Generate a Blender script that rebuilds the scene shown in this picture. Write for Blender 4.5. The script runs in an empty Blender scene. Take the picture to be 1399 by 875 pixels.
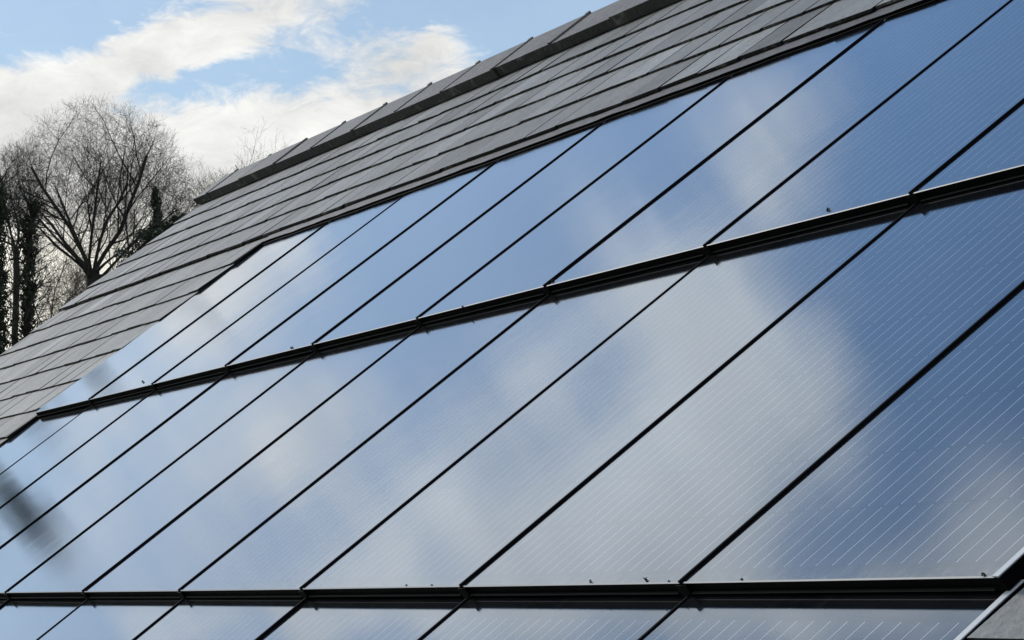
import bpy, bmesh, math, random
from mathutils import Vector, Matrix, noise
R = math.radians
rnd = random.Random(7)
S = bpy.context.scene
COL = S.collection

# ------------------------------------------------------------------ camera
CZ = 6.3                                   # eye height: upstairs level, just above the eaves
cam_d = bpy.data.cameras.new('camera'); cam = bpy.data.objects.new('camera', cam_d); COL.objects.link(cam)
cam.location = (0, 0, CZ); cam.rotation_euler = (R(90 + 5.46), 0, 0)
cam_d.sensor_width = 36; cam_d.lens = 4008.4 / 1399 * 36
cam_d.clip_start = 0.05; cam_d.clip_end = 3000
S.camera = cam
S.view_settings.view_transform = 'Standard'; S.view_settings.look = 'None'
S.view_settings.exposure = 0.0; S.view_settings.gamma = 1
S.render.resolution_x = 1024; S.render.resolution_y = 640

SUN_AZ, SUN_EL = -42.0, 29.0               # sun stands ahead to the left behind thin cloud
sd = Vector((math.sin(R(SUN_AZ)) * math.cos(R(SUN_EL)), math.cos(R(SUN_AZ)) * math.cos(R(SUN_EL)), math.sin(R(SUN_EL))))
sl = bpy.data.lights.new('sun', 'SUN'); sl.energy = 1.5; sl.angle = R(10); sl.color = (1, .95, .87)
so = bpy.data.objects.new('sun', sl); COL.objects.link(so); so.rotation_euler = (-sd).to_track_quat('-Z', 'Y').to_euler()
so.location = (0, 0, 60)

# ------------------------------------------------------------------ node helper
class NT:
    def __init__(s, nt): s.nt = nt; s.N = nt.nodes; s.L = nt.links
    def n(s, t, **k):
        x = s.N.new(t)
        for a, b in k.items(): setattr(x, a, b)
        return x
    def put(s, sock, v):
        if isinstance(v, bpy.types.NodeSocket): s.L.new(v, sock)
        else: sock.default_value = v
    def m(s, op, *a, clamp=False):
        x = s.n('ShaderNodeMath', operation=op, use_clamp=clamp)
        for i, v in enumerate(a): s.put(x.inputs[i], v)
        return x.outputs[0]
    def v(s, op, *a):
        x = s.n('ShaderNodeVectorMath', operation=op)
        for i, v in enumerate(a): s.put(x.inputs[i], v)
        return x.outputs['Value'] if op in ('DOT_PRODUCT', 'LENGTH') else x.outputs[0]
    def noise(s, vec, scale, detail=4, rough=.5, dist=0, lac=2.0):
        x = s.n('ShaderNodeTexNoise'); s.L.new(vec, x.inputs['Vector'])
        x.inputs['Scale'].default_value = scale; x.inputs['Detail'].default_value = detail
        x.inputs['Roughness'].default_value = rough; x.inputs['Distortion'].default_value = dist; x.inputs['Lacunarity'].default_value = lac
        return x.outputs['Fac'], x.outputs['Color']
    def mix(s, f, a, b, bt='MIX'):
        x = s.n('ShaderNodeMix', data_type='RGBA', blend_type=bt)
        s.put(x.inputs[0], f); s.put(x.inputs[6], a); s.put(x.inputs[7], b)
        return x.outputs[2]
    def ss(s, x, a, b, lo=0., hi=1.):
        y = s.n('ShaderNodeMapRange', interpolation_type='SMOOTHSTEP')
        s.put(y.inputs[0], x); s.put(y.inputs[1], a); s.put(y.inputs[2], b); s.put(y.inputs[3], lo); s.put(y.inputs[4], hi)
        return y.outputs[0]

# ------------------------------------------------------------------ sky: clouds by direction (azimuth, elevation in degrees)
# each: centre az, el, two rows of the matrix that maps an offset in degrees to the unit ellipse, density
BLOBS = [
    (-7.914, 10.388, 0.308, 0.131, 0.666, -1.562, 1.092),
    (-5.348, 11.006, 0.342, 0.131, 0.832, -2.214, 0.92),
    (-9.591, 9.08, 0.536, 0.104, 0.237, -1.165, 1.035),
    (-4.758, 9.247, 0.33, 0.032, 0.184, -1.847, 1.092),
    (-2.024, 9.628, 0.582, 0.242, 0.94, -2.327, 0.92),
    (-6.319, 7.948, 0.234, 0.002, 0.018, -1.175, 1.035),
    (-2.244, 10.69, 0.8, 0.147, 0.329, -1.828, 0.862),
    (-1.521, 10.907, 0.856, 1.531, 1.499, -0.879, 0.632),
    (-10.042, 10.887, 5.078, 0.086, 0.195, -5.97, 0.69),
    (-3.618, 10.819, 1.08, 0.41, 1.223, -3.315, 0.345),
    (-8.297, 7.348, 0.354, 0.005, 0.013, -0.708, 0.69),
    (-8.697, 5.786, 0.274, 0.004, 0.01, -0.643, 1.265),
    (-3.326, 10.256, 0.417, 0.116, 0.466, -1.701, 0.368),
    (-0.869, 10.839, 0.573, 1.02, 0.855, -0.503, 0.23),
    (-6.767, 9.78, 0.989, 0.152, 0.696, -4.377, -0.5),
    (-5.485, 10.34, 1.122, 0.296, 1.501, -5.71, -0.45),
    (-9.487, 11.394, 0.578, 0.113, 0.52, -2.513, -0.7),
    (-4.335, 10.315, 0.94, 0.319, 1.118, -3.352, -0.4),
    (-0.145, 11.406, 0.575, 0.0, 0.0, -1.178, -0.8),
    (-11.783, 14.901, 0.533, 0.325, -0.858, 1.522, 2.76),
    (-10.853, 27.181, 0.342, 0.157, -0.214, 0.598, 0.575),
    (-5.968, 24.029, 0.426, 0.069, -0.129, 0.996, 0.977),
    (-4.889, 22.384, 0.63, 0.391, -0.722, 1.355, 0.517),
    (-8.565, 21.25, 0.632, 0.555, -1.148, 1.506, 0.747),
    (-8.949, 22.426, 0.469, 0.592, -1.89, 1.754, 0.517),
    (-5.922, 26.042, 0.598, 0.247, -0.433, 1.329, 0.287),
    (-9.682, 22.652, 0.511, 0.316, -0.761, 1.45, 0.977),
    (-12.15, 21.14, 0.386, 0.216, -0.839, 1.724, 1.092),
    (-15.103, 19.893, 0.331, 0.168, -0.838, 1.86, 1.092),
    (-13.811, 19.975, 0.977, 0.532, -2.143, 4.453, -0.3),
    (-17.335, 18.726, 0.501, 0.26, -0.591, 1.262, 0.805),
    (-10.279, 24.183, 0.495, 0.218, -0.396, 1.087, 0.977),
    (-12.73, 23.251, 0.33, 0.151, -0.357, 0.924, 0.92),
    (-15.421, 21.912, 0.339, 0.243, -0.427, 0.687, 1.092),
    (-12.677, 25.321, 0.36, 0.184, -0.381, 0.915, 0.862),
    (-9.089, 26.515, 0.444, 0.083, -0.317, 2.183, 0.575),
    (-14.515, 25.228, 0.202, 0.451, -0.815, 0.452, 0.805),
    (-12.24, 22.064, 0.544, 0.245, -1.558, 4.042, -0.55),
    (-11.213, 25.725, 0.558, 0.158, -0.707, 3.11, -0.5),
    (-13.234, 27.543, 0.531, 0.231, -0.665, 1.954, -0.5),
    (-8.56, 27.024, 0.69, 0.127, -0.328, 2.335, -0.6),
    (-11.481, 28.685, 0.493, 0.177, -0.462, 1.706, -0.5),
    (-14.217, 20.687, 0.452, 0.239, -2.074, 4.488, -0.4),
    (-11.762, 30.224, 0.472, 0.229, -0.427, 1.212, 0.862),
    (-13.415, 30.365, 0.189, 0.36, -1.045, 0.766, 1.265),
    (-18.704, 17.183, 0.226, 0.493, -1.533, 0.752, 1.092),
    (-16.976, 23.077, 0.127, 0.366, -1.353, 0.555, 1.15),
    (-17.695, 20.15, 0.477, 1.059, -1.998, 1.011, 0.46),
    (-15.332, 28.229, 0.092, 0.277, -1.169, 0.52, 1.495),
    (-16.853, 14.622, 0.286, 0.2, -0.292, 0.452, 0.402),
    (-14.903, 17.014, 0.296, 0.204, -0.369, 0.587, 0.575),
    (-15.238, 13.425, 0.721, 0.493, -0.941, 1.482, 0.402),
    (-13.976, 17.489, 0.623, 0.427, -0.73, 1.175, 0.345),
    (-11.189, 25.793, 0.892, 0.627, -0.562, 0.996, 0.23),
    (-9.34, 28.074, 0.34, 0.079, -0.204, 1.164, -0.6),
    (-7.548, 29.602, 0.446, 0.198, -0.269, 0.84, -0.9),
    (-12.929, 27.461, 0.496, 0.181, -0.57, 1.99, -0.3),
    (-3.439, 26.778, 0.28, 0.176, -0.279, 0.565, -0.6),
    (-13.634, 20.522, 0.487, 0.266, -1.357, 2.835, -0.35),
    (-10.194, 17.998, 0.276, 0.195, -0.619, 0.97, -0.3),
]

CLOUD = 9.7
SKYT = (.46, .73, .98)
PVR = .068
COATI = 1.5
SLATE = (.255, .258, .250)
RIDGE = (.17, .165, .157)
W = bpy.data.worlds.new('World'); S.world = W; W.use_nodes = True
T = NT(W.node_tree); T.N.clear()
out = T.n('ShaderNodeOutputWorld'); bg = T.n('ShaderNodeBackground'); T.L.new(bg.outputs[0], out.inputs[0])
sky = T.n('ShaderNodeTexSky', sky_type='NISHITA', sun_disc=False)
sky.sun_elevation = R(SUN_EL); sky.sun_rotation = R(SUN_AZ); sky.altitude = 50; sky.air_density = 1.0; sky.dust_density = .3; sky.ozone_density = 1.0
tc = T.n('ShaderNodeTexCoord'); D = tc.outputs['Generated']
sx = T.n('ShaderNodeSeparateXYZ'); T.L.new(D, sx.inputs[0])
az = T.m('MULTIPLY', T.m('ARCTAN2', sx.outputs[0], sx.outputs[1]), 180 / math.pi)
el = T.m('MULTIPLY', T.m('ARCSINE', sx.outputs[2]), 180 / math.pi)
cx = T.n('ShaderNodeCombineXYZ'); T.L.new(az, cx.inputs[0]); T.L.new(el, cx.inputs[1]); P = cx.outputs[0]
# stretched, slightly rising cloud noise
mp = T.n('ShaderNodeMapping'); T.L.new(P, mp.inputs[0]); mp.inputs['Rotation'].default_value = (0, 0, R(-18)); mp.inputs['Scale'].default_value = (.5, 1.0, 1)
f1, c1 = T.noise(mp.outputs[0], .75, 9, .62, .5)
f2, c2 = T.noise(mp.outputs[0], .32, 3, .5)
warp = T.v('SCALE', T.v('SUBTRACT', c1, (.5, .5, .5)), (0, 0, 0)); warp.node.inputs['Scale'].default_value = 2.2
PW = T.v('ADD', P, warp)
tot = None
for (ca, ce, a, b, c, d, amp) in BLOBS:
    q = T.v('SUBTRACT', PW, (ca, ce, 0))
    s1 = T.v('DOT_PRODUCT', q, (a, b, 0)); s2 = T.v('DOT_PRODUCT', q, (c, d, 0))
    r2 = T.m('ADD', T.m('MULTIPLY', s1, s1), T.m('MULTIPLY', s2, s2))
    g = T.m('MULTIPLY', T.m('EXPONENT', T.m('MULTIPLY', r2, -.9)), amp)
    tot = g if tot is None else T.m('ADD', tot, g)
# everywhere else: broken cloud
away = T.ss(T.m('MAXIMUM', T.m('ABSOLUTE', T.m('ADD', az, 8.5)), T.m('MULTIPLY', T.m('ABSOLUTE', T.m('SUBTRACT', el, 17)), .9)), 13., 20.)
gen, _ = T.noise(D, 2.6, 6, .6)
tot = T.m('ADD', tot, T.m('MULTIPLY', away, T.ss(gen, .42, .62)))
# ragged edges
dens = T.m('ADD', tot, T.m('MULTIPLY', T.m('SUBTRACT', f1, .5), 1.7))
f3, _ = T.noise(mp.outputs[0], 2.2, 8, .68, .8)
dens = T.m('ADD', dens, T.m('MULTIPLY', T.m('SUBTRACT', f3, .5), 1.5))
cov = T.m('MAXIMUM', T.ss(dens, .02, 1.10), T.m('SUBTRACT', T.ss(el, 9., 13., .06, .16), T.ss(el, 19., 26., .0, .08)))
shade = T.m('ADD', .86, T.m('MULTIPLY', T.m('SUBTRACT', f2, .5), .75))
shade = T.m('ADD', shade, T.m('MULTIPLY', T.m('SUBTRACT', f1, .5), .55))
shade = T.m('MULTIPLY', T.m('ADD', shade, .04), T.ss(el, 12., 23., 1.0, 1.16))
low = T.m('MULTIPLY', T.ss(el, 8.6, 6.0), T.ss(az, -3., -7.))
cbase = T.mix(low, (CLOUD, CLOUD * .99, CLOUD * .955, 1), (CLOUD * 1.22, CLOUD * 1.17, CLOUD * 1.02, 1))
cbase = T.mix(T.ss(el, 13., 24.), cbase, (CLOUD * .92, CLOUD * .97, CLOUD * 1.0, 1))
shade = T.m('ADD', shade, T.m('MULTIPLY', T.m('SUBTRACT', f3, .5), .35))
ccol = T.v('SCALE', cbase, (0, 0, 0)); T.L.new(shade, ccol.node.inputs['Scale'])
tint = T.mix(T.ss(el, 8., 30.), (.86, .92, 1.0, 1), (SKYT[0], SKYT[1], SKYT[2], 1))
blue = T.mix(1.0, sky.outputs[0], tint, 'MULTIPLY')
col = T.mix(T.m('MULTIPLY', cov, T.ss(el, 13., 22., .96, .80)), blue, ccol)
T.L.new(col, bg.inputs[0]); bg.inputs[1].default_value = 0.1
# ------------------------------------------------------------------ object helpers
def tag(o, label=None, cat=None, group=None, kind=None):
    if label: o['label'] = label
    if cat: o['category'] = cat
    if group: o['group'] = group
    if kind: o['kind'] = kind
    return o
def empty(name, loc, label, cat, group=None):
    o = bpy.data.objects.new(name, None); COL.objects.link(o); o.location = loc; o.empty_display_size = .2
    return tag(o, label, cat, group)
class MB:
    """collects faces, links them as one mesh object"""
    def __init__(s): s.v = []; s.f = []; s.uv = []; s.c = []
    def face(s, pts, uv=None, c=None):
        i = len(s.v); s.v += [tuple(p) for p in pts]; s.f.append(tuple(range(i, i + len(pts))))
        s.uv.append(uv or [(0, 0)] * len(pts)); s.c.append(c if c is not None else .5)
    def box(s, P8, c=None):            # P8: bottom 4 (ccw from above) then top 4
        a, b, cc, d, e, f, g, h = P8
        for q in ((d, cc, b, a), (e, f, g, h), (a, b, f, e), (b, cc, g, f), (cc, d, h, g), (d, a, e, h)): s.face(q, c=c)
    def build(s, name, mat, parent=None, off=(0, 0, 0), smooth=False, loc=None):
        me = bpy.data.meshes.new(name); off = Vector(off)
        me.from_pydata([Vector(p) - off for p in s.v], [], s.f)
        uvl = me.uv_layers.new(name='UVMap'); ca = me.attributes.new('tone', 'FLOAT', 'FACE')
        k = 0
        for i, f in enumerate(s.f):
            ca.data[i].value = s.c[i]
            for j in range(len(f)): uvl.data[k].uv = s.uv[i][j]; k += 1
        me.materials.append(mat)
        if smooth: me.shade_smooth()
        o = bpy.data.objects.new(name, me); COL.objects.link(o)
        if parent: o.parent = parent
        if loc: o.location = loc
        return o

# ------------------------------------------------------------------ materials
def mat(name):
    m = bpy.data.materials.new(name); m.use_nodes = True; t = NT(m.node_tree)
    return m, t, t.N['Principled BSDF']
def simple(name, col, rough=.6, var=.25, scale=8, bump=0.0, metal=0, spec=.5):
    m, t, b = mat(name)
    tcn = t.n('ShaderNodeTexCoord'); f, _ = t.noise(tcn.outputs['Object'], scale, 6, .6)
    k = t.m('ADD', 1 - var, t.m('MULTIPLY', f, var * 2))
    cc = t.v('SCALE', col, (0, 0, 0)); t.L.new(k, cc.node.inputs['Scale']); t.L.new(cc, b.inputs['Base Color'])
    b.inputs['Roughness'].default_value = rough; b.inputs['Metallic'].default_value = metal; b.inputs['Specular IOR Level'].default_value = spec
    if bump:
        bn = t.n('ShaderNodeBump'); bn.inputs['Strength'].default_value = bump; bn.inputs['Distance'].default_value = .01
        t.L.new(f, bn.inputs['Height']); t.L.new(bn.outputs[0], b.inputs['Normal'])
    return m

# photovoltaic glass: dark cells with silver busbars seen under clear slightly textured glass
M_pv, t, b = mat('pv_glass')
uvn = t.n('ShaderNodeUVMap', uv_map='UVMap'); sp = t.n('ShaderNodeSeparateXYZ'); t.L.new(uvn.outputs[0], sp.inputs[0])
X, Y = sp.outputs[0], sp.outputs[1]
CELL = .1567
bx_ = t.m('DIVIDE', t.m('SUBTRACT', X, .025), CELL / 3)
near = t.m('ABSOLUTE', t.m('SUBTRACT', t.m('FRACT', bx_), .5))
bar = t.ss(near, .016, .026, 1, 0)
cyy = t.m('FRACT', t.m('DIVIDE', t.m('SUBTRACT', Y, .034), CELL)); cxx = t.m('FRACT', t.m('DIVIDE', t.m('SUBTRACT', X, .025), CELL))
gy = t.m('GREATER_THAN', t.m('ABSOLUTE', t.m('SUBTRACT', cyy, .5)), .482)
gx = t.m('GREATER_THAN', t.m('ABSOLUTE', t.m('SUBTRACT', cxx, .5)), .49)
gap = t.m('MAXIMUM', gx, gy)
inx = t.m('MULTIPLY', t.m('GREATER_THAN', X, .026), t.m('LESS_THAN', X, .963))
iny = t.m('MULTIPLY', t.m('GREATER_THAN', Y, .036), t.m('LESS_THAN', Y, 1.28))
ins = t.m('MULTIPLY', inx, iny)
bar = t.m('MULTIPLY', t.m('MULTIPLY', bar, ins), t.m('SUBTRACT', 1, gy))
oc = t.n('ShaderNodeTexCoord'); wn, _ = t.noise(oc.outputs['Object'], 7, 5, .6)
bar = t.m('MULTIPLY', bar, t.m('MAXIMUM', .12, t.m('ADD', -.15, t.m('MULTIPLY', wn, 2.1))), clamp=True)
cellc = t.mix(t.m('MAXIMUM', gap, t.m('SUBTRACT', 1, ins)), (.012, .018, .036, 1), (.006, .007, .010, 1))
fi, _ = t.noise(oc.outputs['Object'], 2.2, 5, .6, .4)
dust = t.m('MULTIPLY', t.ss(fi, .35, .75), .03)
dn, _ = t.noise(oc.outputs['Object'], 38, 5, .7)
foot = t.m('MULTIPLY', t.ss(Y, .05, .0), t.ss(dn, .42, .66)); foot = t.m('MULTIPLY', foot, .35)
mpr = t.n('ShaderNodeMapping'); t.L.new(oc.outputs['Object'], mpr.inputs[0]); mpr.inputs['Scale'].default_value = (26, 1.1, 1)
rn_, _ = t.noise(mpr.outputs[0], 1.0, 4, .6); dust = t.m('ADD', dust, t.m('MULTIPLY', t.ss(rn_, .56, .74), .035))
sp_, _ = t.noise(oc.outputs['Object'], 75, 2, .5); dust = t.m('ADD', dust, t.m('MULTIPLY', t.ss(sp_, .76, .80), .22))
cellc = t.mix(t.m('MAXIMUM', dust, foot, clamp=True), cellc, (.36, .35, .31, 1))
basec = t.mix(bar, cellc, (.64, .66, .68, 1))
t.L.new(basec, b.inputs['Base Color'])
fr, _ = t.noise(oc.outputs['Object'], 4, 4, .6)
t.L.new(t.m('ADD', PVR, t.m('MULTIPLY', fr, .05)), b.inputs['Roughness'])
b.inputs['IOR'].default_value = 1.52; b.inputs['Specular Tint'].default_value = (.93, .98, 1, 1); b.inputs['Coat Tint'].default_value = (.97, 1, 1, 1); b.inputs['Coat Weight'].default_value = 1.0; b.inputs['Coat IOR'].default_value = COATI
t.L.new(t.m('ADD', PVR - .02, t.m('MULTIPLY', fr, .04)), b.inputs['Coat Roughness'])
fb, _ = t.noise(oc.outputs['Object'], 260, 2, .5); fb2, _ = t.noise(oc.outputs['Object'], 3.0, 3, .5)
bn = t.n('ShaderNodeBump'); bn.inputs['Strength'].default_value = .03; bn.inputs['Distance'].default_value = .001
t.L.new(fb, bn.inputs['Height'])
bn2 = t.n('ShaderNodeBump'); bn2.inputs['Strength'].default_value = .15; bn2.inputs['Distance'].default_value = .003
t.L.new(fb2, bn2.inputs['Height']); t.L.new(bn.outputs[0], bn2.inputs['Normal']); t.L.new(bn2.outputs[0], b.inputs['Normal']); t.L.new(bn2.outputs[0], b.inputs['Coat Normal'])

M_edge = simple('ground_glass_edge', (.22, .24, .26), .5, .15, 30)
M_black = simple('black_edge_trim', (.0035, .0035, .004), .55, .5, 14, .3, spec=.02)
M_rubber = simple('black_rubber', (.007, .007, .009), .6, .4, 20, spec=.02)
M_lip = simple('dull_trim_lip', (.012, .011, .010), .6, .6, 9, spec=.15)
M_endtrim = simple('pale_end_trim', (.72, .74, .75), .5, .2, 12)
M_strip = simple('rail_strip_metal', (.34, .34, .36), .4, .2, 9)
M_under = simple('roof_underlay', (.012, .012, .012), .9)
M_lead = simple('lead_flashing', (.085, .088, .095), .6, .8, 9, .9)
M_moss = simple('moss', (.03, .032, .015), .95, .5, 60)

# weathered slates: one tone per slate, lichen and grain on top
def slate_mat(name, basecol, tvar):
    m, t, b = mat(name)
    at = t.n('ShaderNodeAttribute', attribute_name='tone', attribute_type='GEOMETRY')
    oc = t.n('ShaderNodeTexCoord').outputs['Object']
    n1, _ = t.noise(oc, 2.3, 7, .65); n2, _ = t.noise(oc, 45, 4, .65); n3, _ = t.noise(oc, 9, 5, .6, .8)
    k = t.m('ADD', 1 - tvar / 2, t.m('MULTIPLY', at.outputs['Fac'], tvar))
    k = t.m('MULTIPLY', k, t.m('ADD', .62, t.m('MULTIPLY', n1, .76)))
    k = t.m('MULTIPLY', k, t.m('ADD', .50, t.m('MULTIPLY', n2, 1.0)))
    cc = t.v('SCALE', basecol, (0, 0, 0)); t.L.new(k, cc.node.inputs['Scale'])
    c = t.mix(t.m('MULTIPLY', t.ss(n3, .54, .70), .42), cc, (.30, .29, .24, 1))
    c = t.mix(t.m('MULTIPLY', t.ss(n3, .44, .26), .45), c, (.09, .09, .085, 1))
    t.L.new(c, b.inputs['Base Color']); b.inputs['Roughness'].default_value = .6; b.inputs['Specular IOR Level'].default_value = .33
    bn = t.n('ShaderNodeBump'); bn.inputs['Strength'].default_value = .8; bn.inputs['Distance'].default_value = .005
    t.L.new(t.m('ADD', n2, t.m('MULTIPLY', n3, 1.5)), bn.inputs['Height']); t.L.new(bn.outputs[0], b.inputs['Normal'])
    return m
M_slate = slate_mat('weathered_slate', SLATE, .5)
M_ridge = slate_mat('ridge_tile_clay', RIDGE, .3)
M_mortar = simple('dark_mortar', (.05, .045, .04), .9, .5, 20, .5)

m, t, b = mat('brick_wall'); M_brick = m
oc = t.n('ShaderNodeTexCoord').outputs['Object']
gm = t.n('ShaderNodeNewGeometry').outputs['Normal']
sepn = t.n('ShaderNodeSeparateXYZ'); t.L.new(oc, sepn.inputs[0])
comb = t.n('ShaderNodeCombineXYZ'); t.L.new(t.m('ADD', sepn.outputs[0], sepn.outputs[1]), comb.inputs[0]); t.L.new(sepn.outputs[2], comb.inputs[1])
br = t.n('ShaderNodeTexBrick'); t.L.new(comb.outputs[0], br.inputs['Vector']); br.inputs['Scale'].default_value = 4.4
br.inputs['Color1'].default_value = (.30, .12, .07, 1); br.inputs['Color2'].default_value = (.22, .09, .06, 1); br.inputs['Mortar'].default_value = (.4, .37, .33, 1)
t.L.new(br.outputs[0], b.inputs['Base Color']); b.inputs['Roughness'].default_value = .85
M_white = simple('white_painted_wood', (.75, .75, .73), .5, .08, 10)
M_pvc = simple('black_plastic', (.02, .02, .022), .35, .2, 10)
M_pane = simple('window_glass', (.02, .025, .03), .05, .1, 2)
M_bark = simple('dark_bark', (.036, .031, .027), .9, .35, 6)
M_bark2 = simple('pale_bark', (.16, .14, .11), .9, .35, 4)
M_leaf = simple('ivy_leaf', (.030, .040, .018), .6, .5, 3)
m, t, b = mat('grass'); M_grass = m
oc = t.n('ShaderNodeTexCoord').outputs['Object']; a1, _ = t.noise(oc, .08, 8, .7); a2, _ = t.noise(oc, 4, 5, .7)
t.L.new(t.mix(t.m('MULTIPLY', a1, a2), (.05, .075, .02, 1), (.12, .13, .05, 1)), b.inputs['Base Color']); b.inputs['Roughness'].default_value = .95

# ------------------------------------------------------------------ the roof plane
EU = Vector((.38638617, -.9223371, 0)).normalized(); EV = Vector((.71994558, .30160016, .62507256)).normalized(); EN = Vector((-.57652762, -.24151939, .78056665)).normalized()
O0 = Vector((-2.22486944, 13.65783174, .86902616 + CZ))
Q0, Q1, Q2 = 2.659e-4, -2.457e-3, 5.754e-4           # the old roof sags by a centimetre or two
def rp(u, v, w=0.0): return O0 + EU * u + EV * v + EN * (w + Q0 * (u - 3) ** 2 + Q1 * v * v + Q2 * (u - 3) * v)
VR = 2.80; V_EAVE = -3.30; U0 = -4.18; U1 = 11.9
EH = Vector((EV.x, EV.y, 0)).normalized()            # horizontal, towards the ridge
ERD = (EH * math.cos(R(38.69)) - Vector((0, 0, 1)) * math.sin(R(38.69)))   # down the rear slope
ERN = (EH * math.sin(R(38.69)) + Vector((0, 0, 1)) * math.cos(R(38.69)))
def rr(u, s, w=0.0):                                  # rear slope: s metres below the ridge
    a = rp(u, VR, 0); return a + ERD * s + ERN * w

# ------------------------------------------------------------------ ground: one sheet, a grassy rise behind the house
def hgt(x, y):
    d = max(0, y - 18); k = min(1, d / 85); k = k * k * (3 - 2 * k)
    return 12 * k + 1.2 * noise.noise(Vector((x * .02, y * .02, 3))) * k
g = MB(); xs = [-1500, -700, -350, -200] + [-120 + 6 * i for i in range(41)] + [200, 350, 700, 1500]
ys = [-900, -300, -100, -40, -20, -10, 0, 10] + [18 + 5 * i for i in range(34)] + [220, 300, 500, 900, 1800]
for i in range(len(xs) - 1):
    for j in range(len(ys) - 1):
        g.face([(x, y, hgt(x, y)) for x, y in ((xs[i], ys[j]), (xs[i + 1], ys[j]), (xs[i + 1], ys[j + 1]), (xs[i], ys[j + 1]))])
tag(g.build('ground', M_grass), kind='structure')

# ------------------------------------------------------------------ the house
base = rp(3.9, VR, 0); HO = Vector((base.x, base.y, 0))
house = empty('house', HO, 'brick house whose weathered grey slate roof fills the picture and carries the solar panels', 'house')
G = .2318; V0 = .0615; SWD = .30
sl_ = MB()
def slate(mb, f, u0, u1, v, hgt_, w0, tone):
    j = rnd.uniform(-.0018, .0026); k = rnd.uniform(-.0018, .0026); dv = rnd.uniform(-.005, .005)
    if rnd.random() < .06: j += .003; dv -= .006
    c = rnd.uniform(0, .004)
    A = f(u0, v + dv + (c if rnd.random() < .3 else 0), w0 + j); B = f(u1, v + dv, w0 + k); C_ = f(u1, v + hgt_, w0 - .0106); D_ = f(u0, v + hgt_, w0 - .0106)
    A2 = f(u0, v + dv, w0 - .0102); B2 = f(u1, v + dv, w0 - .0102)
    C2 = f(u1, v + hgt_, w0 - .0165); D2 = f(u0, v + hgt_, w0 - .0165)
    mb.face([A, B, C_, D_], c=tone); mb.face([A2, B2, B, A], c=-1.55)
    mb.face([B2, C2, C_, B], c=-1.55); mb.face([D2, A2, A, D_], c=-1.55)   # dressed edges, shade of the course and joint gaps put into their tone
def course(mb, f, v, h, ua, ub, ph, w0=0.0, gap=.010):
    k = math.floor((ua - ph) / SWD)
    while True:
        a = ph + k * SWD; b_ = a + SWD - gap * rnd.uniform(.7, 1.5); k += 1
        if a >= ub: break
        a += rnd.uniform(-.006, .006)
        a, b_ = max(a, ua), min(b_, ub)
        if b_ - a < .02: continue
        slate(mb, f, a, b_, v, h, w0, rnd.gauss(.55, .32))
PV_B = -2 * 1.3437                                   # bottom of the lowest panel row
for k in range(-15, 12):
    v = V0 + G * k; ph = .145 + (0 if k % 2 == 0 else SWD / 2) + .03 * math.sin(k * 2.3)
    h = G + .03
    if k == 11: h = VR - v - .005
    if v >= 1.43: course(sl_, rp, v, h, U0 + rnd.uniform(-.006, .006), U1, ph)
    elif v + G > PV_B - .05:
        course(sl_, rp, v, h, U0 + rnd.uniform(-.006, .006), -.006, ph, -.010)
        vv = v + .12
        course(sl_, rp, vv, h, 10.012, U1, ph, -.025)
    else: course(sl_, rp, v, h, U0, U1, ph, -.02)
course(sl_, rp, V0 + G * -12 + .02, PV_B + .01 - (V0 + G * -12 + .02), -.006, 10.012, .2, -.031)
# a sealed deck under the slates
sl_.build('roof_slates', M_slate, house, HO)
dk = MB()
us = [U0 + .004] + [U0 + .8 * i for i in range(1, 20)] + [U1 - .004]
for a, b_ in zip(us[:-1], us[1:]):
    for va, vb in ((V_EAVE + .01, -2.69), (-2.69, -1.35), (-1.35, 0), (0, 1.42), (1.42, VR)):
        dk.face([rp(a, va, -.055), rp(b_, va, -.055), rp(b_, vb, -.055), rp(a, vb, -.055)])
dk.build('roof_underlay', M_under, house, HO)
# rear slope
rs = MB()
for k in range(0, 27):
    s = .10 + G * (k + 1); ph = (0 if k % 2 else SWD / 2)
    kk = math.floor((U0 - ph) / SWD); u = ph + kk * SWD
    while u < U1:
        a, b_ = max(u, U0), min(u + SWD - .006, U1); u += SWD
        if b_ - a < .03: continue
        tn = rnd.gauss(.5, .22)
        rs.face([rr(b_, s, 0), rr(a, s, 0), rr(a, s - G - .03, -.009), rr(b_, s - G - .03, -.009)], c=tn)
        rs.face([rr(b_, s, -.0085), rr(a, s, -.0085), rr(a, s, 0), rr(b_, s, 0)], c=tn)
rs.build('rear_roof_slates', M_slate, house, HO)
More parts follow.
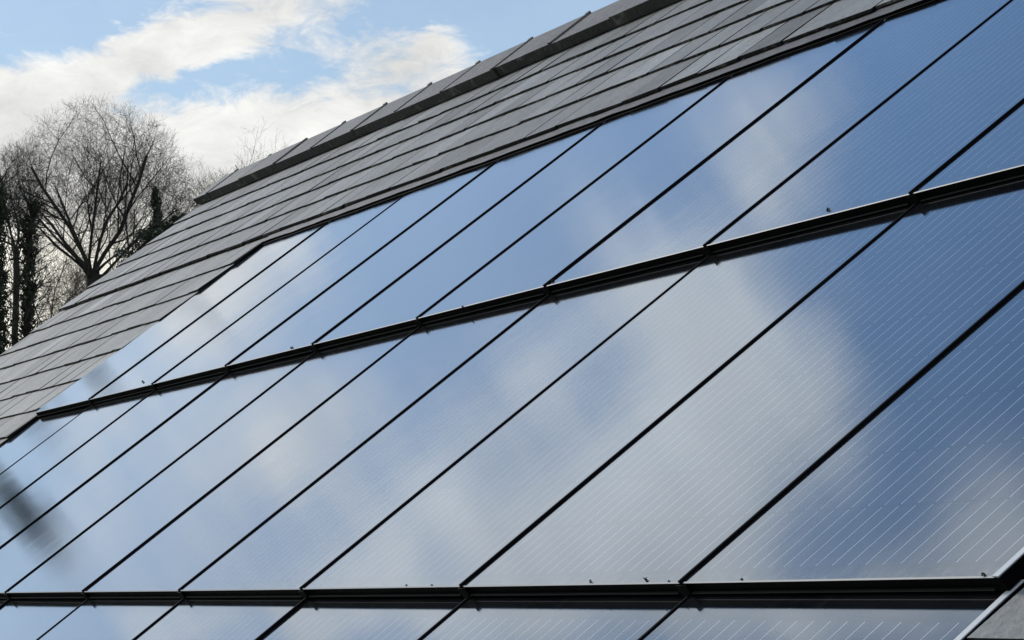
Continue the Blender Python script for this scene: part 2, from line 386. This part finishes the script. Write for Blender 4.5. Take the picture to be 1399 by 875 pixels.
# ridge tiles with their dark bedding below
RW = .667; ends = [2.10 + RW * k for k in range(-9, 15)]
first = True
VT = VR + .045                                       # outer apex of the tile
def ridge_piece(a, b_):
    mb = MB(); j = rnd.uniform(-.007, .006); jz = rnd.uniform(-.004, .004)
    def sec(u, lift=0):
        return [rp(u, VF + j, .006), rp(u, VF + j - .002, .050 + jz + lift), rp(u, VT, .052 + jz + lift),
                rr(u, .22, .050 + jz + lift), rr(u, .22, .006)]
    s0, s1 = sec(a), sec(b_)
    tone = rnd.gauss(.5, .25)
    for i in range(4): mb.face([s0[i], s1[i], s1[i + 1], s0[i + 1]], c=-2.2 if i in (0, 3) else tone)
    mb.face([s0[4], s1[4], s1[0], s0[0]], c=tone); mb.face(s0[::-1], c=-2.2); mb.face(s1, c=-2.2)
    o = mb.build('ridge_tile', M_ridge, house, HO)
    # raised roll of the joint
    nb = MB(); c0, c1 = sec(b_ - .022, .006), sec(b_ + .004, .006)
    c0[0] = c0[1] - EN * .012; c1[0] = c1[1] - EN * .012; c0[4] = c0[3] - ERN * .012; c1[4] = c1[3] - ERN * .012
    for i in range(4): nb.face([c0[i], c1[i], c1[i + 1], c0[i + 1]], c=tone)
    nb.face([c0[1], c0[2], c0[3]], c=tone); nb.face([c1[1], c1[2], c1[3]], c=tone)
    nb.face([c0[0], c0[1], c1[1], c1[0]], c=tone)
    # mortar fillet bulging at the apex of the joint
    nb.box([rp(b_ - .022, VT - .022, .052), rp(b_ + .004, VT - .022, .052), rp(b_ + .004, VT + .002, .054), rp(b_ - .022, VT + .002, .054),
            rp(b_ - .020, VT - .018, .060), rp(b_ + .004, VT - .012, .058), rp(b_ + .004, VT + .002, .060), rp(b_ - .020, VT + .002, .061)], c=tone)
    nb.build('joint_roll', M_ridge, o, (0, 0, 0)).data.transform(Matrix.Translation(-HO))
    return o
VF = 2.585
prev = U0 - .03
for e in ends + [U1 + .03]:
    if e - prev < .08: continue
    e = min(e, U1 + .03)
    ridge_piece(prev, e - .005); prev = e
    if prev >= U1 + .03: break
mo = MB(); us = [U0 - .01 + (U1 - U0 + .02) * i / 20 for i in range(21)]
for a, b_ in zip(us[:-1], us[1:]):
    mo.face([rp(a, VF + .03, -.012), rp(b_, VF + .03, -.012), rp(b_, VF + .03, .03), rp(a, VF + .03, .03)])
mo.build('ridge_bedding', M_mortar, house, HO)

# verge: boards and undercloak at both gables
for uu, sg in ((U0, -1), (U1, 1)):
    vb = MB(); n_ = 8; vs = [V_EAVE + (VR - V_EAVE) * i / n_ for i in range(n_ + 1)]
    a, b_ = (uu + .012, uu + .05) if sg < 0 else (uu - .05, uu - .012)
    for p_, q_ in zip(vs[:-1], vs[1:]):
        vb.box([rp(a, p_, -.22), rp(b_, p_, -.22), rp(b_, q_, -.22), rp(a, q_, -.22), rp(a, p_, -.058), rp(b_, p_, -.058), rp(b_, q_, -.058), rp(a, q_, -.058)])
        sp_, sq_ = VR - p_, VR - q_
        vb.box([rr(a, sq_, -.22), rr(b_, sq_, -.22), rr(b_, sp_, -.22), rr(a, sp_, -.22), rr(a, sq_, -.058), rr(b_, sq_, -.058), rr(b_, sp_, -.058), rr(a, sp_, -.058)])
    vb.build('barge_board', M_white, house, HO)
# walls
def flat(u, q, z):                                   # q: metres towards the ridge measured from the eaves line
    e = rp(u, V_EAVE, 0); r_ = O0 + EU * u; e0 = O0 + EU * u + EV * V_EAVE
    return Vector((e0.x, e0.y, 0)) + EH * q + Vector((0, 0, z))
HALF = (VR - V_EAVE) * EV.dot(EH); ZE = (O0 + EV * V_EAVE).z; ZR = (O0 + EV * VR).z
wl = MB(); ua, ub = U0 + .06, U1 - .06; q0, q1 = .35, 2 * HALF - .35
zt = ZE + (q0) * math.tan(R(38.69)) - .12
a, b_, c, d = flat(ua, q0, -.3), flat(ub, q0, -.3), flat(ub, q1, -.3), flat(ua, q1, -.3)
up = lambda p_, z: Vector((p_.x, p_.y, z))
wl.face([a, b_, up(b_, zt), up(a, zt)]); wl.face([c, d, up(d, zt), up(c, zt)])
wl.face([d, a, up(a, zt), flat(ua, HALF, ZR - .15), up(d, zt)]); wl.face([b_, c, up(c, zt), flat(ub, HALF, ZR - .15), up(b_, zt)])
wl.build('wall', M_brick, house, HO)
# gutter along the front eaves, windows below
gt = MB(); seg = 8
for a_ in range(seg):
    t0, t1 = math.pi * a_ / seg, math.pi * (a_ + 1) / seg
    def gp(u, th, r_=.06): return flat(u, -.02, ZE - .06) + EH * (-r_ * math.cos(th)) + Vector((0, 0, -r_ * math.sin(th)))
    gt.face([gp(U0, t0), gp(U1, t0), gp(U1, t1), gp(U0, t1)])
gt.build('gutter', M_pvc, house, HO)
for uu in (-2.2, 1.2, 4.6, 8.0, 10.6):
    for zz in (1.0, 3.4):
        def wb(mb, u0, u1, z0, z1, q_a, q_b):
            mb.box([flat(u0, q_a, z0), flat(u1, q_a, z0), flat(u1, q_b, z0), flat(u0, q_b, z0), flat(u0, q_a, z1), flat(u1, q_a, z1), flat(u1, q_b, z1), flat(u0, q_b, z1)])
        f = MB(); wd_, hh = .6, 1.15
        wb(f, uu - wd_, uu - wd_ + .07, zz, zz + hh, q0 - .03, q0 + .05); wb(f, uu + wd_ - .07, uu + wd_, zz, zz + hh, q0 - .03, q0 + .05)
        wb(f, uu - wd_ + .07, uu + wd_ - .07, zz, zz + .07, q0 - .03, q0 + .05); wb(f, uu - wd_ + .07, uu + wd_ - .07, zz + hh - .07, zz + hh, q0 - .03, q0 + .05)
        wb(f, uu - .03, uu + .03, zz + .07, zz + hh - .07, q0 - .03, q0 + .05)
        wo = f.build('window', M_white, house, HO)
        pn = MB(); pn.face([flat(uu - wd_ + .07, q0 - .012, zz + .07), flat(uu + wd_ - .07, q0 - .012, zz + .07), flat(uu + wd_ - .07, q0 - .012, zz + hh - .07), flat(uu - wd_ + .07, q0 - .012, zz + hh - .07)])
        pn.build('pane', M_pane, wo, HO)
# lead flashing above the panels
fl = MB(); fk = MB(); n_ = 160
VFL = 1.395
for i in range(n_):
    a = -.02 + 10.04 * i / n_; b_ = -.02 + 10.04 * (i + 1) / n_
    def w_(u): return -.0165 + .003 * noise.noise(Vector((u * 5.1, 0, 5)))
    def v_(u): return VFL + .007 * noise.noise(Vector((u * 3.3, 4, 5)))
    fl.face([rp(a, v_(a), w_(a)), rp(b_, v_(b_), w_(b_)), rp(b_, 1.50, -.0125), rp(a, 1.50, -.0125)])
    fk.face([rp(a, v_(a) + .001, -.0305), rp(b_, v_(b_) + .001, -.0305), rp(b_, v_(b_) + .001, w_(b_) - .001), rp(a, v_(a) + .001, w_(a) - .001)])
    fk.face([rp(a, v_(a) - .010, -.0270), rp(b_, v_(b_) - .010, -.0270), rp(b_, v_(b_) + .001, -.0262), rp(a, v_(a) + .001, -.0262)])
fk.build('flashing_seal', M_black, fl.build('top_flashing', M_lead, house, HO), HO)

# ------------------------------------------------------------------ solar panels: three overlapping rows of ten
H = 1.3437; PT = .028; LEN = H + .08
gl = MB(); W_ = .992
e_ = .0028
def lz(y): return -PT * y / H
def uvq(pts): return [(x, y) for x, y, z in pts]
q = [(.002, e_, lz(e_)), (W_ - e_, e_, lz(e_)), (W_ - e_, LEN, lz(LEN)), (.002, LEN, lz(LEN))]
gl.face(q, uv=uvq(q))
ed = MB()                                            # ground edge of the glass along the foot and the right side
ed.face([(.002, 0, -.0014), (W_, 0, -.0014), (W_ - e_, e_, lz(e_)), (.002, e_, lz(e_))])
ed.face([(W_, 0, -.0014), (W_, LEN, lz(LEN) - .0014), (W_ - e_, LEN, lz(LEN)), (W_ - e_, e_, lz(e_))])
fr_ = MB()                                           # black trim under the glass, slightly set back
zz = -.003
fr_.box([(.004, .003, -PT + .0015), (W_ - .003, .003, -PT + .0015), (W_ - .003, LEN, lz(LEN) - .012), (.004, LEN, lz(LEN) - .012),
         (.004, .003, -.0024), (W_ - .003, .003, -.0024), (W_ - .003, LEN, lz(LEN) - .0024), (.004, LEN, lz(LEN) - .0024)])
lp = MB()                                            # thin lip at the foot of the trim
lp.box([(.004, -.0025, -PT + .0055), (W_ - .03, -.0025, -PT + .0055), (W_ - .03, .003, -PT + .0055), (.004, .003, -PT + .0055),
        (.004, -.0015, -PT + .0075), (W_ - .03, -.0015, -PT + .0075), (W_ - .03, .003, -PT + .0075), (.004, .003, -PT + .0075)])
jc = MB()                                            # cover over the joint with the next panel
jc.box([(W_ - .016, -.0035, -PT + .001), (W_ + .022, -.0035, -PT + .001), (W_ + .022, .0028, -PT + .001), (W_ - .016, .0028, -PT + .001),
        (W_ - .016, -.003, -.004), (W_ + .022, -.003, -.004), (W_ + .022, .0028, -.004), (W_ - .016, .0028, -.004)])
rl = MB()                                            # black rail in the gap beside the glass
RT = H + .03
rl.box([(W_ - .0010, -.001, -PT + .002), (W_ + .0085, -.001, -PT + .002), (W_ + .0085, RT, lz(RT) - .014), (W_ - .0010, RT, lz(RT) - .014),
        (W_ - .0002, -.001, .0046), (W_ + .0072, -.001, .0046), (W_ + .0072, RT, lz(RT) + .0046), (W_ - .0002, RT, lz(RT) + .0046)])
def rail_end(mb):                                    # bright lip of the glass clamp beside the gasket
    mb.box([(W_ - .0052, 0, .0002), (W_ - .0012, 0, .0002), (W_ - .0012, RT, lz(RT) + .0002), (W_ - .0052, RT, lz(RT) + .0002),
            (W_ - .0048, 0, .0012), (W_ - .0012, 0, .0016), (W_ - .0012, RT, lz(RT) + .0016), (W_ - .0048, RT, lz(RT) + .0012)])
hl = MB(); rail_end(hl)
proto = []
p0 = empty('solar_panel', (0, 0, 0), 'x', 'solar panel')
for nm, mb, mt in (('glass', gl, M_pv), ('glass_edge', ed, M_edge), ('frame', fr_, M_black), ('trim_lip', lp, M_lip), ('joint_cover', jc, M_black), ('side_rail', rl, M_rubber), ('rail_strip', hl, M_strip)):
    proto.append(mb.build(nm, mt, p0))
LOOK = {
    (0, 0): 'left end panel of the top row, bordered by slates on its left',
    (0, 1): 'second panel from the left in the top row, just under the lead flashing',
    (0, 2): 'third panel from the left in the top row, just under the lead flashing',
    (0, 3): 'fourth panel from the left in the top row, just under the lead flashing',
    (0, 4): 'fifth panel from the left in the top row, just under the lead flashing',
    (0, 5): 'sixth panel from the left in the top row, just under the lead flashing',
    (0, 6): 'seventh panel from the left in the top row, just under the lead flashing',
    (0, 7): 'eighth panel from the left in the top row, just under the lead flashing',
    (0, 8): 'deep blue top row panel cut by the right edge, ninth from the left',
    (0, 9): 'right end panel of the top row, out past the right edge',
    (1, 0): 'left end panel of the middle row, touching the slates at the left edge',
    (1, 1): 'second panel from the left in the middle row, between the two thick black edges',
    (1, 2): 'third panel from the left in the middle row, between the two thick black edges',
    (1, 3): 'fourth panel from the left in the middle row, between the two thick black edges',
    (1, 4): 'fifth panel from the left in the middle row, between the two thick black edges',
    (1, 5): 'sixth panel from the left in the middle row, between the two thick black edges',
    (1, 6): 'seventh panel from the left in the middle row, between the two thick black edges',
    (1, 7): 'eighth panel from the left in the middle row, between the two thick black edges',
    (1, 8): 'middle row panel with silver lines, next to the right end panel of its row',
    (1, 9): 'large middle row panel at the right end with plain silver lines, beside the slates',
    (2, 0): 'bottom row panel at the left end, out of the picture',
    (2, 1): 'second panel from the left in the bottom row, below the lower thick black edge',
    (2, 2): 'third panel from the left in the bottom row, below the lower thick black edge',
    (2, 3): 'fourth panel from the left in the bottom row, below the lower thick black edge',
    (2, 4): 'fifth panel from the left in the bottom row, below the lower thick black edge',
    (2, 5): 'sixth panel from the left in the bottom row, below the lower thick black edge',
    (2, 6): 'seventh panel from the left in the bottom row, below the lower thick black edge',
    (2, 7): 'eighth panel from the left in the bottom row, below the lower thick black edge',
    (2, 8): 'ninth panel from the left in the bottom row, below the lower thick black edge',
    (2, 9): 'bottom row panel at the right end with its pale glass edge against the slates',
}
for row, (rname) in enumerate(('top', 'middle', 'bottom')):
    for cidx in range(10):
        A = rp(cidx, -row * H, 0); B = rp(cidx + 1, -row * H, 0); C_ = rp(cidx, -row * H + H, -PT)
        xa = (B - A).normalized(); nz = xa.cross((C_ - A) + EN * PT).normalized(); ya = nz.cross(xa)
        if row == 0 and cidx == 0: r_ = p0; kids = proto
        else:
            r_ = p0.copy(); COL.objects.link(r_); kids = []
            for k_ in proto:
                c_ = k_.copy(); COL.objects.link(c_); c_.parent = r_; kids.append(c_)
        mw = Matrix((xa, ya, nz)).transposed().to_4x4(); mw.translation = A
        tilt = Matrix.Rotation(R(rnd.uniform(-.05, .05)), 4, 'Y') @ Matrix.Rotation(R(rnd.uniform(-.08, .08)), 4, 'X')
        r_.matrix_world = mw @ tilt
        r_['label'] = LOOK[(row, cidx)]; r_['group'] = 'solar panels on the slate roof'
        if cidx == 9:                                # last of its row: a pale end trim instead of a joint
            et = MB()
            et.box([(W_ - .016, 0, .0003), (W_ + .001, 0, .0003), (W_ + .001, RT, lz(RT) + .0003), (W_ - .016, RT, lz(RT) + .0003),
                    (W_ - .0155, 0, .0016), (W_ + .0008, 0, .0016), (W_ + .0008, RT, lz(RT) + .0016), (W_ - .0155, RT, lz(RT) + .0016)])
            et.build('end_trim', M_endtrim, r_)
            for k_ in kids:
                if k_.name.startswith(('joint_cover', 'side_rail', 'rail_strip')): bpy.data.objects.remove(k_)

# small tufts of moss and dead leaves caught on the lower panel edges
def moss(u, v, s, label, w=0.0):
    mb = MB(); c0 = rp(u, v, w)
    for i in range(26):
        d_ = Vector((rnd.gauss(0, 1), rnd.gauss(0, 1), rnd.gauss(0, 1))).normalized(); r_ = s * rnd.uniform(.2, 1)
        p_ = EU * d_.x * r_ + EV * d_.y * r_ * .7 + EN * abs(d_.z) * r_ * 1.1
        a_ = Vector((rnd.uniform(-1, 1), rnd.uniform(-1, 1), rnd.uniform(-1, 1))) * s * .35; b2 = Vector((rnd.uniform(-1, 1), rnd.uniform(-1, 1), rnd.uniform(-1, 1))) * s * .35
        mb.face([p_ - a_, p_ + b2, p_ + a_, p_ - b2])
    o = mb.build('moss_tuft', M_moss); o.location = c0
    tag(o, label, 'moss', 'moss tufts on the panel edges')
MOSS = [
    (7.674, -1.3374, 0.007, 'flat brown scrap on the lower edge of the seventh middle row panel'),
    (7.825, -1.3386, 0.009, 'dark tuft left of the seam below the eighth middle row panel'),
    (8.617, -1.3364, 0.01, 'dark pointed tuft halfway along the ninth panel foot in the middle row'),
    (8.848, -1.3346, 0.013, 'tallest dark pointed tuft on the lower black edge'),
    (8.946, -1.3395, 0.008, 'small dark tuft just left of the seam on the lower black edge'),
    (9.215, -1.3383, 0.008, 'tiny dark tuft just right of the seam on the lower black edge'),
    (9.952, -1.3393, 0.013, 'dark tuft at the bottom right corner of the middle row'),
    (7.592, 0.0258, 0.014, 'small dark tuft on the upper black edge toward the right'),
    (6.018, 0.0188, 0.018, 'pale brown tuft at a seam in the middle of the upper black edge'),
    (5.378, 0.0011, 0.012, 'tiny dark speck on the upper black edge left of the middle'),
    (3.755, 0.0112, 0.018, 'flat dark scrap on the upper black edge near its left third'),
    (1.735, 0.0457, 0.018, 'small scrap by the seam at the left part of the upper black edge'),
]
for u, v, s, lb in MOSS: moss(u, v, s * .42, lb)

# ------------------------------------------------------------------ trees
def tube(mb, p0_, p1_, r0, r1, sides):
    d_ = (p1_ - p0_)
    if d_.length < 1e-5: return
    d_.normalize(); x_ = d_.orthogonal().normalized(); y_ = d_.cross(x_)
    a_ = [p0_ + (x_ * math.cos(2 * math.pi * i / sides) + y_ * math.sin(2 * math.pi * i / sides)) * r0 for i in range(sides)]
    b2 = [p1_ + (x_ * math.cos(2 * math.pi * i / sides) + y_ * math.sin(2 * math.pi * i / sides)) * r1 for i in range(sides)]
    i0 = len(mb.v); mb.v += [tuple(q_) for q_ in a_ + b2]
    for i in range(sides):
        j = (i + 1) % sides; mb.f.append((i0 + i, i0 + j, i0 + sides + j, i0 + sides + i)); mb.uv.append([(0, 0)] * 4); mb.c.append(.5)
def rand_perp(d_, r):
    x_ = d_.orthogonal().normalized(); y_ = d_.cross(x_); a_ = r.uniform(0, 2 * math.pi)
    return x_ * math.cos(a_) + y_ * math.sin(a_)
def bare_tree(name, loc, h, fork, crown_r, seed, trunk_r, label, stems=5, depth=4, kids=(6, 6, 5, 4), bark=None, group=None, lean=(0, 0), up_=.10, cut=None, spread=(22, 50), fan=(12, 62), twig=.006, cat='tree'):
    """h total height, fork height of the first fork, crown an ellipsoid of radius crown_r whose top is at h"""
    r = random.Random(seed); bark = bark or M_bark
    root = empty(name, loc, label, cat, group)
    tr = MB(); cr = MB()
    cc = Vector((lean[0], lean[1], (h + fork) / 2 + (h - fork) * .02)); rz = (h - fork) / 2 * 1.06
    def inside(p_): return ((p_.x - cc.x) / crown_r) ** 2 + ((p_.y - cc.y) / crown_r) ** 2 + ((p_.z - cc.z) / rz) ** 2
    # trunk
    p_ = Vector((0, 0, -.4)); n_ = 7; pts = [p_]
    for i in range(n_):
        p_ = p_ + Vector((r.uniform(-.05, .05) * fork / n_ * 1.5 + lean[0] / n_ * .5, r.uniform(-.05, .05) * fork / n_, (fork + .4) / n_)); pts.append(p_)
    for i in range(n_): tube(tr, pts[i], pts[i + 1], trunk_r * (1.35 - .35 * i / n_), trunk_r * (1.35 - .35 * (i + 1) / n_), 8)
    def grow(p_, d_, L, rad, lv):
        ns = 5 if lv <= 1 else (4 if lv < depth else 3); st = L / ns; pos = [(p_, d_, rad)]
        wob = .16 if lv < 2 else .24
        for i in range(ns):
            d_ = (d_ + Vector((r.gauss(0, wob), r.gauss(0, wob), r.gauss(0, wob))) * .8 + Vector((0, 0, up_))).normalized()
            q_ = p_ + d_ * st; r2 = max(rad * (1 - (.35 + .35 * (lv > 0)) * (i + 1) / ns), twig * .45)
            ins_ = inside(q_); lim = 1.0 + r.uniform(-.1, .25); stop = ins_ > lim
            if ins_ > .72: r2 *= .62
            if stop: r2 = twig * .45
            tube(tr if lv == 0 else cr, p_, q_, pos[-1][2], r2, 6 if lv == 0 else (4 if lv < 3 else 3))
            p_ = q_; pos.append((p_, d_, r2))
            if stop: break
            rad = min(rad, r2 / max(1e-3, 1 - (.35 + .35 * (lv > 0)) * (i + 1) / ns))
        if lv < depth:
            nk = kids[lv]
            for j in range(nk):
                fpos = .22 + .78 * (j + r.uniform(.1, .9)) / nk; idx = fpos * (len(pos) - 1); i = min(int(idx), len(pos) - 2); fr2 = idx - i
                bp = pos[i][0].lerp(pos[i + 1][0], fr2); bd = pos[i][1]; br_ = pos[i][2] * (1 - fr2) + pos[i + 1][2] * fr2
                ang = R(r.uniform(*spread)); nd = (bd * math.cos(ang) + rand_perp(bd, r) * math.sin(ang)).normalized()
                if inside(bp) < 1.1: grow(bp, nd, L * r.uniform(.48, .74), max(br_ * .5, twig * .6), lv + 1)
    Lm = (h - fork)
    for s_ in range(stems):
        a_ = 2 * math.pi * (s_ + r.uniform(-.25, .25)) / stems; tl = R(r.uniform(*fan)) if s_ else R(4)
        d_ = Vector((math.cos(a_) * math.sin(tl), math.sin(a_) * math.sin(tl), math.cos(tl)))
        grow(pts[-1] - Vector((0, 0, r.uniform(0, .12) * fork)), d_, Lm * r.uniform(.62, .88), trunk_r * r.uniform(.32, .5), 0)
    tr.build('trunk', bark, root); cr.build('crown', bark, root)
    return root
def leaf_cloud(mb, c_, rad, n_, s, r):
    for i in range(n_):
        d_ = Vector((r.gauss(0, 1), r.gauss(0, 1), r.gauss(0, 1))).normalized() * r.uniform(.25, 1) ** .6
        p_ = Vector(c_) + Vector((d_.x * rad[0], d_.y * rad[1], d_.z * rad[2]))
        a_ = Vector((r.gauss(0, 1), r.gauss(0, 1), r.gauss(0, 1))).normalized() * s * r.uniform(.6, 1.3); b2 = a_.orthogonal().normalized() * s * r.uniform(.4, .8)
        mb.face([p_ - a_, p_ + b2, p_ + a_, p_ - b2])
def ground_at(azd, dist): 
    x, y = dist * math.sin(R(azd)), dist * math.cos(R(azd)); return Vector((x, y, hgt(x, y)))
def zat(eld, dist): return CZ + dist * math.tan(R(eld))
DM = 100.
def T_(name, azd, dist, top_el, fork_el, half_az, seed, tr, label, **k):
    g0 = ground_at(azd, dist); g0.z -= .1
    return bare_tree(name, g0, zat(top_el, dist) - g0.z, max(.8, zat(fork_el, dist) - g0.z), dist * math.tan(R(half_az)), seed, tr, label, **k)
T_('bare_tree', -8.12, 100, 9.4, 6.35, 1.72, 77, .24, 'large bare winter tree with a rounded crown and forked dark trunk left of the roof', stems=14, kids=(8, 7, 6, 3), spread=(22, 62), fan=(12, 88), up_=.05)
T_('bare_tree', -7.35, 108, 9.05, 6.1, .95, 12, .12, 'slender bare tree filling the gap between the large bare tree and the roof verge', stems=9, kids=(7, 6, 6, 3), spread=(20, 60), fan=(8, 80), up_=.05)
T_('bare_tree', -9.6, 108, 8.75, 6.8, .85, 13, .11, 'bare tree at the left edge whose fine pale twigs overlap the ivy clad trunks', stems=8, kids=(7, 6, 5, 4), spread=(20, 60), fan=(8, 75), up_=.05)
# background trees, farther up the slope
bgt = [(-9.0, 7.4, .7, 21, 'low tangled bare tree far behind the large tree, on its left side'),
       (-8.6, 6.6, .6, 22, 'low twiggy tree directly below the crown of the large bare tree'),
       (-6.45, 8.55, .66, 23, 'pale fuzzy bare tree just left of the end of the ridge'),
       (-6.1, 8.3, .5, 24, 'faint fine twigged tree rising right behind the end of the ridge'),
       (-4.9, 9.2, .6, 25, 'wispy treetop showing as thin arching twigs above the ridge tiles'),
       (-5.75, 8.35, .4, 26, 'small faint treetop peeping over the second ridge tile')]
for azd, te, hw, sd_, lb in bgt:
    T_('distant_bare_tree', azd, 150, te, te - (2.2 if hw > .5 else 1.6), hw, sd_, .12, lb, stems=8 if te < 8.6 else 4, depth=3, kids=(9, 8, 8) if te < 8.6 else (7, 6, 5), bark=M_bark2, group='bare trees on the rise behind the house', twig=.012 if te < 8.5 else .009, fan=(8, 78), spread=(20, 65), up_=.03)
# ivy clad trunks at the left edge
for azd, te, rr_, sd_, lb in ((-9.83, 8.05, .26, 31, 'dark ivy clad tree trunk at the far left edge, the wider one'), (-9.38, 7.6, .17, 32, 'thinner ivy clad trunk standing second from the left edge'),
                              (-9.6, 7.3, .10, 33, 'slim bare stem between the two ivy clad trunks at the left edge')):
    r = random.Random(sd_); g0 = ground_at(azd, 90); hh = zat(te, 90) - g0.z
    root = empty('ivy_clad_tree', g0, lb, 'tree', 'trunks at the left edge'); tr = MB(); cr = MB(); lf = MB()
    pts = [Vector((0, 0, -.3))]
    for i in range(12): pts.append(pts[-1] + Vector((r.uniform(-.09, .09), r.uniform(-.09, .09), (hh + .3) / 12)))
    for i in range(12): tube(tr, pts[i], pts[i + 1], rr_ * .6 * (1 - .05 * i), rr_ * .6 * (1 - .05 * (i + 1)), 7)
    for i in range(12):
        for j in range(7):
            z_ = pts[i].lerp(pts[i + 1], r.random()); a_ = r.uniform(0, 6.28); L = r.uniform(.5, 1.3)
            q_ = z_; d_ = Vector((math.cos(a_), math.sin(a_), r.uniform(.3, 1.2))).normalized(); rad = .03
            for s_ in range(4):
                q2 = q_ + d_ * L / 4; tube(cr, q_, q2, rad, rad * .7, 3); q_ = q2; rad *= .7; d_ = (d_ + Vector((r.gauss(0, .3), r.gauss(0, .3), r.gauss(0, .2) + .1))).normalized()
                for _ in range(2):
                    e_2 = (d_ + Vector((r.gauss(0, .6), r.gauss(0, .6), r.gauss(0, .4)))).normalized(); tube(cr, q_, q_ + e_2 * r.uniform(.2, .5), .012, .006, 3)
        if rr_ > .12:
            for j in range(5 if rr_ > .2 else 3): leaf_cloud(lf, pts[i].lerp(pts[i + 1], r.random()) + Vector((r.uniform(-.12, .12), r.uniform(-.12, .12), 0)), (rr_ * r.uniform(.8, 1.5), rr_ * 1.2, .35), 110, .06, r)
    tr.build('trunk', M_bark, root); cr.build('crown', M_bark, root)
    if lf.v: lf.build('ivy', M_leaf, root)
# evergreen shrubs hard behind the verge
def evergreen(name, azd, dist, specs, seed, label, cat='shrub', stem_r=.1, leaf=.08, group=None):
    r = random.Random(seed); g0 = ground_at(azd, dist); root = empty(name, g0, label, cat, group); lf = MB(); st = MB()
    top = max(zat(e2, dist) for _, e2, *_ in specs) - g0.z
    tube(st, Vector((0, 0, -.3)), Vector((0, 0, top * .85)), stem_r, stem_r * .4, 7)
    for (a2, e2, ra, rel, n_) in specs:
        dx = dist * math.tan(R(a2 - azd)); zc = zat(e2, dist) - g0.z
        for j in range(max(3, n_ // 150)):
            o_ = Vector((r.uniform(-.7, .7) * dist * R(ra), r.uniform(-.7, .7) * dist * R(ra), r.uniform(-.7, .7) * dist * R(rel)))
            leaf_cloud(lf, Vector((dx, 0, zc)) + o_, (dist * R(ra) * .5, dist * R(ra) * .5, dist * R(rel) * .5), 150, leaf, r)
    if dist > 90:                                    # leafy right down to the ground
        z_ = min(zat(e2, dist) for _, e2, *_ in specs) - g0.z - .5; wd_ = dist * R(.35)
        while z_ > .2:
            for j in range(3): leaf_cloud(lf, Vector((r.uniform(-.4, .4) * wd_, r.uniform(-.4, .4) * wd_, z_)), (wd_, wd_, .6), 220, leaf * 1.7, r)
            z_ -= .6
    st.build('stem', M_bark, root); lf.build('foliage', M_leaf, root); return root
evergreen('ivy_clad_stump', -6.97, 96, [(-6.99, 7.85, .09, .2, 750), (-6.97, 7.55, .13, .25, 1000), (-6.93, 7.25, .22, .25, 1500), (-6.98, 6.9, .36, .25, 2400), (-7.3, 6.6, .45, .2, 1800)], 41,
          'dark narrow ivy clad stump standing upright just left of the verge', 'tree stump', leaf=.042)
evergreen('hedge', -6.55, 92, [(-6.62, 7.32, .17, .13, 1600), (-6.35, 7.36, .17, .12, 1500), (-6.8, 7.0, .25, .2, 1500)], 42,
          'dark low hedge top between the ivy clad stump and the end of the ridge', 'hedge', leaf=.05)
# taller trees outside the left of the frame: the panels mirror them as dark smudges
evergreen('evergreen_tree', -15.4, 40, [(-15.60, 9.70, .26, .26, 900), (-15.05, 9.35, .2, .25, 700), (-15.35, 10.0, .1, .2, 300), (-15.2, 8.9, .3, .3, 900), (-15.8, 10.15, .14, .14, 300), (-15.4, 8.1, .55, .6, 2200), (-15.4, 6.6, .9, .9, 3500)], 51,
          'dark evergreen tree beyond the left end of the roof, mirrored as the large smudge', 'tree', .2, .12)
evergreen('evergreen_tree', -13.6, 57, [(-14.2, 10.1, .26, .28, 1300), (-12.9, 10.95, .2, .32, 1300), (-13.3, 9.9, .2, .3, 500), (-13.6, 8.8, .6, .6, 2000), (-13.6, 7.2, 1.0, 1.0, 3000)], 52,
          'slim evergreen mirrored as a small smudge at the left end of the top row', 'tree', .15, .12)
T_('tall_bare_tree', -11.45, 60, 14.6, 12.9, .45, 53, .07, 'tall thin bare tree mirrored faintly in the third and fourth top row panels', stems=7, kids=(8, 7, 6, 4), twig=.028, fan=(8, 75))
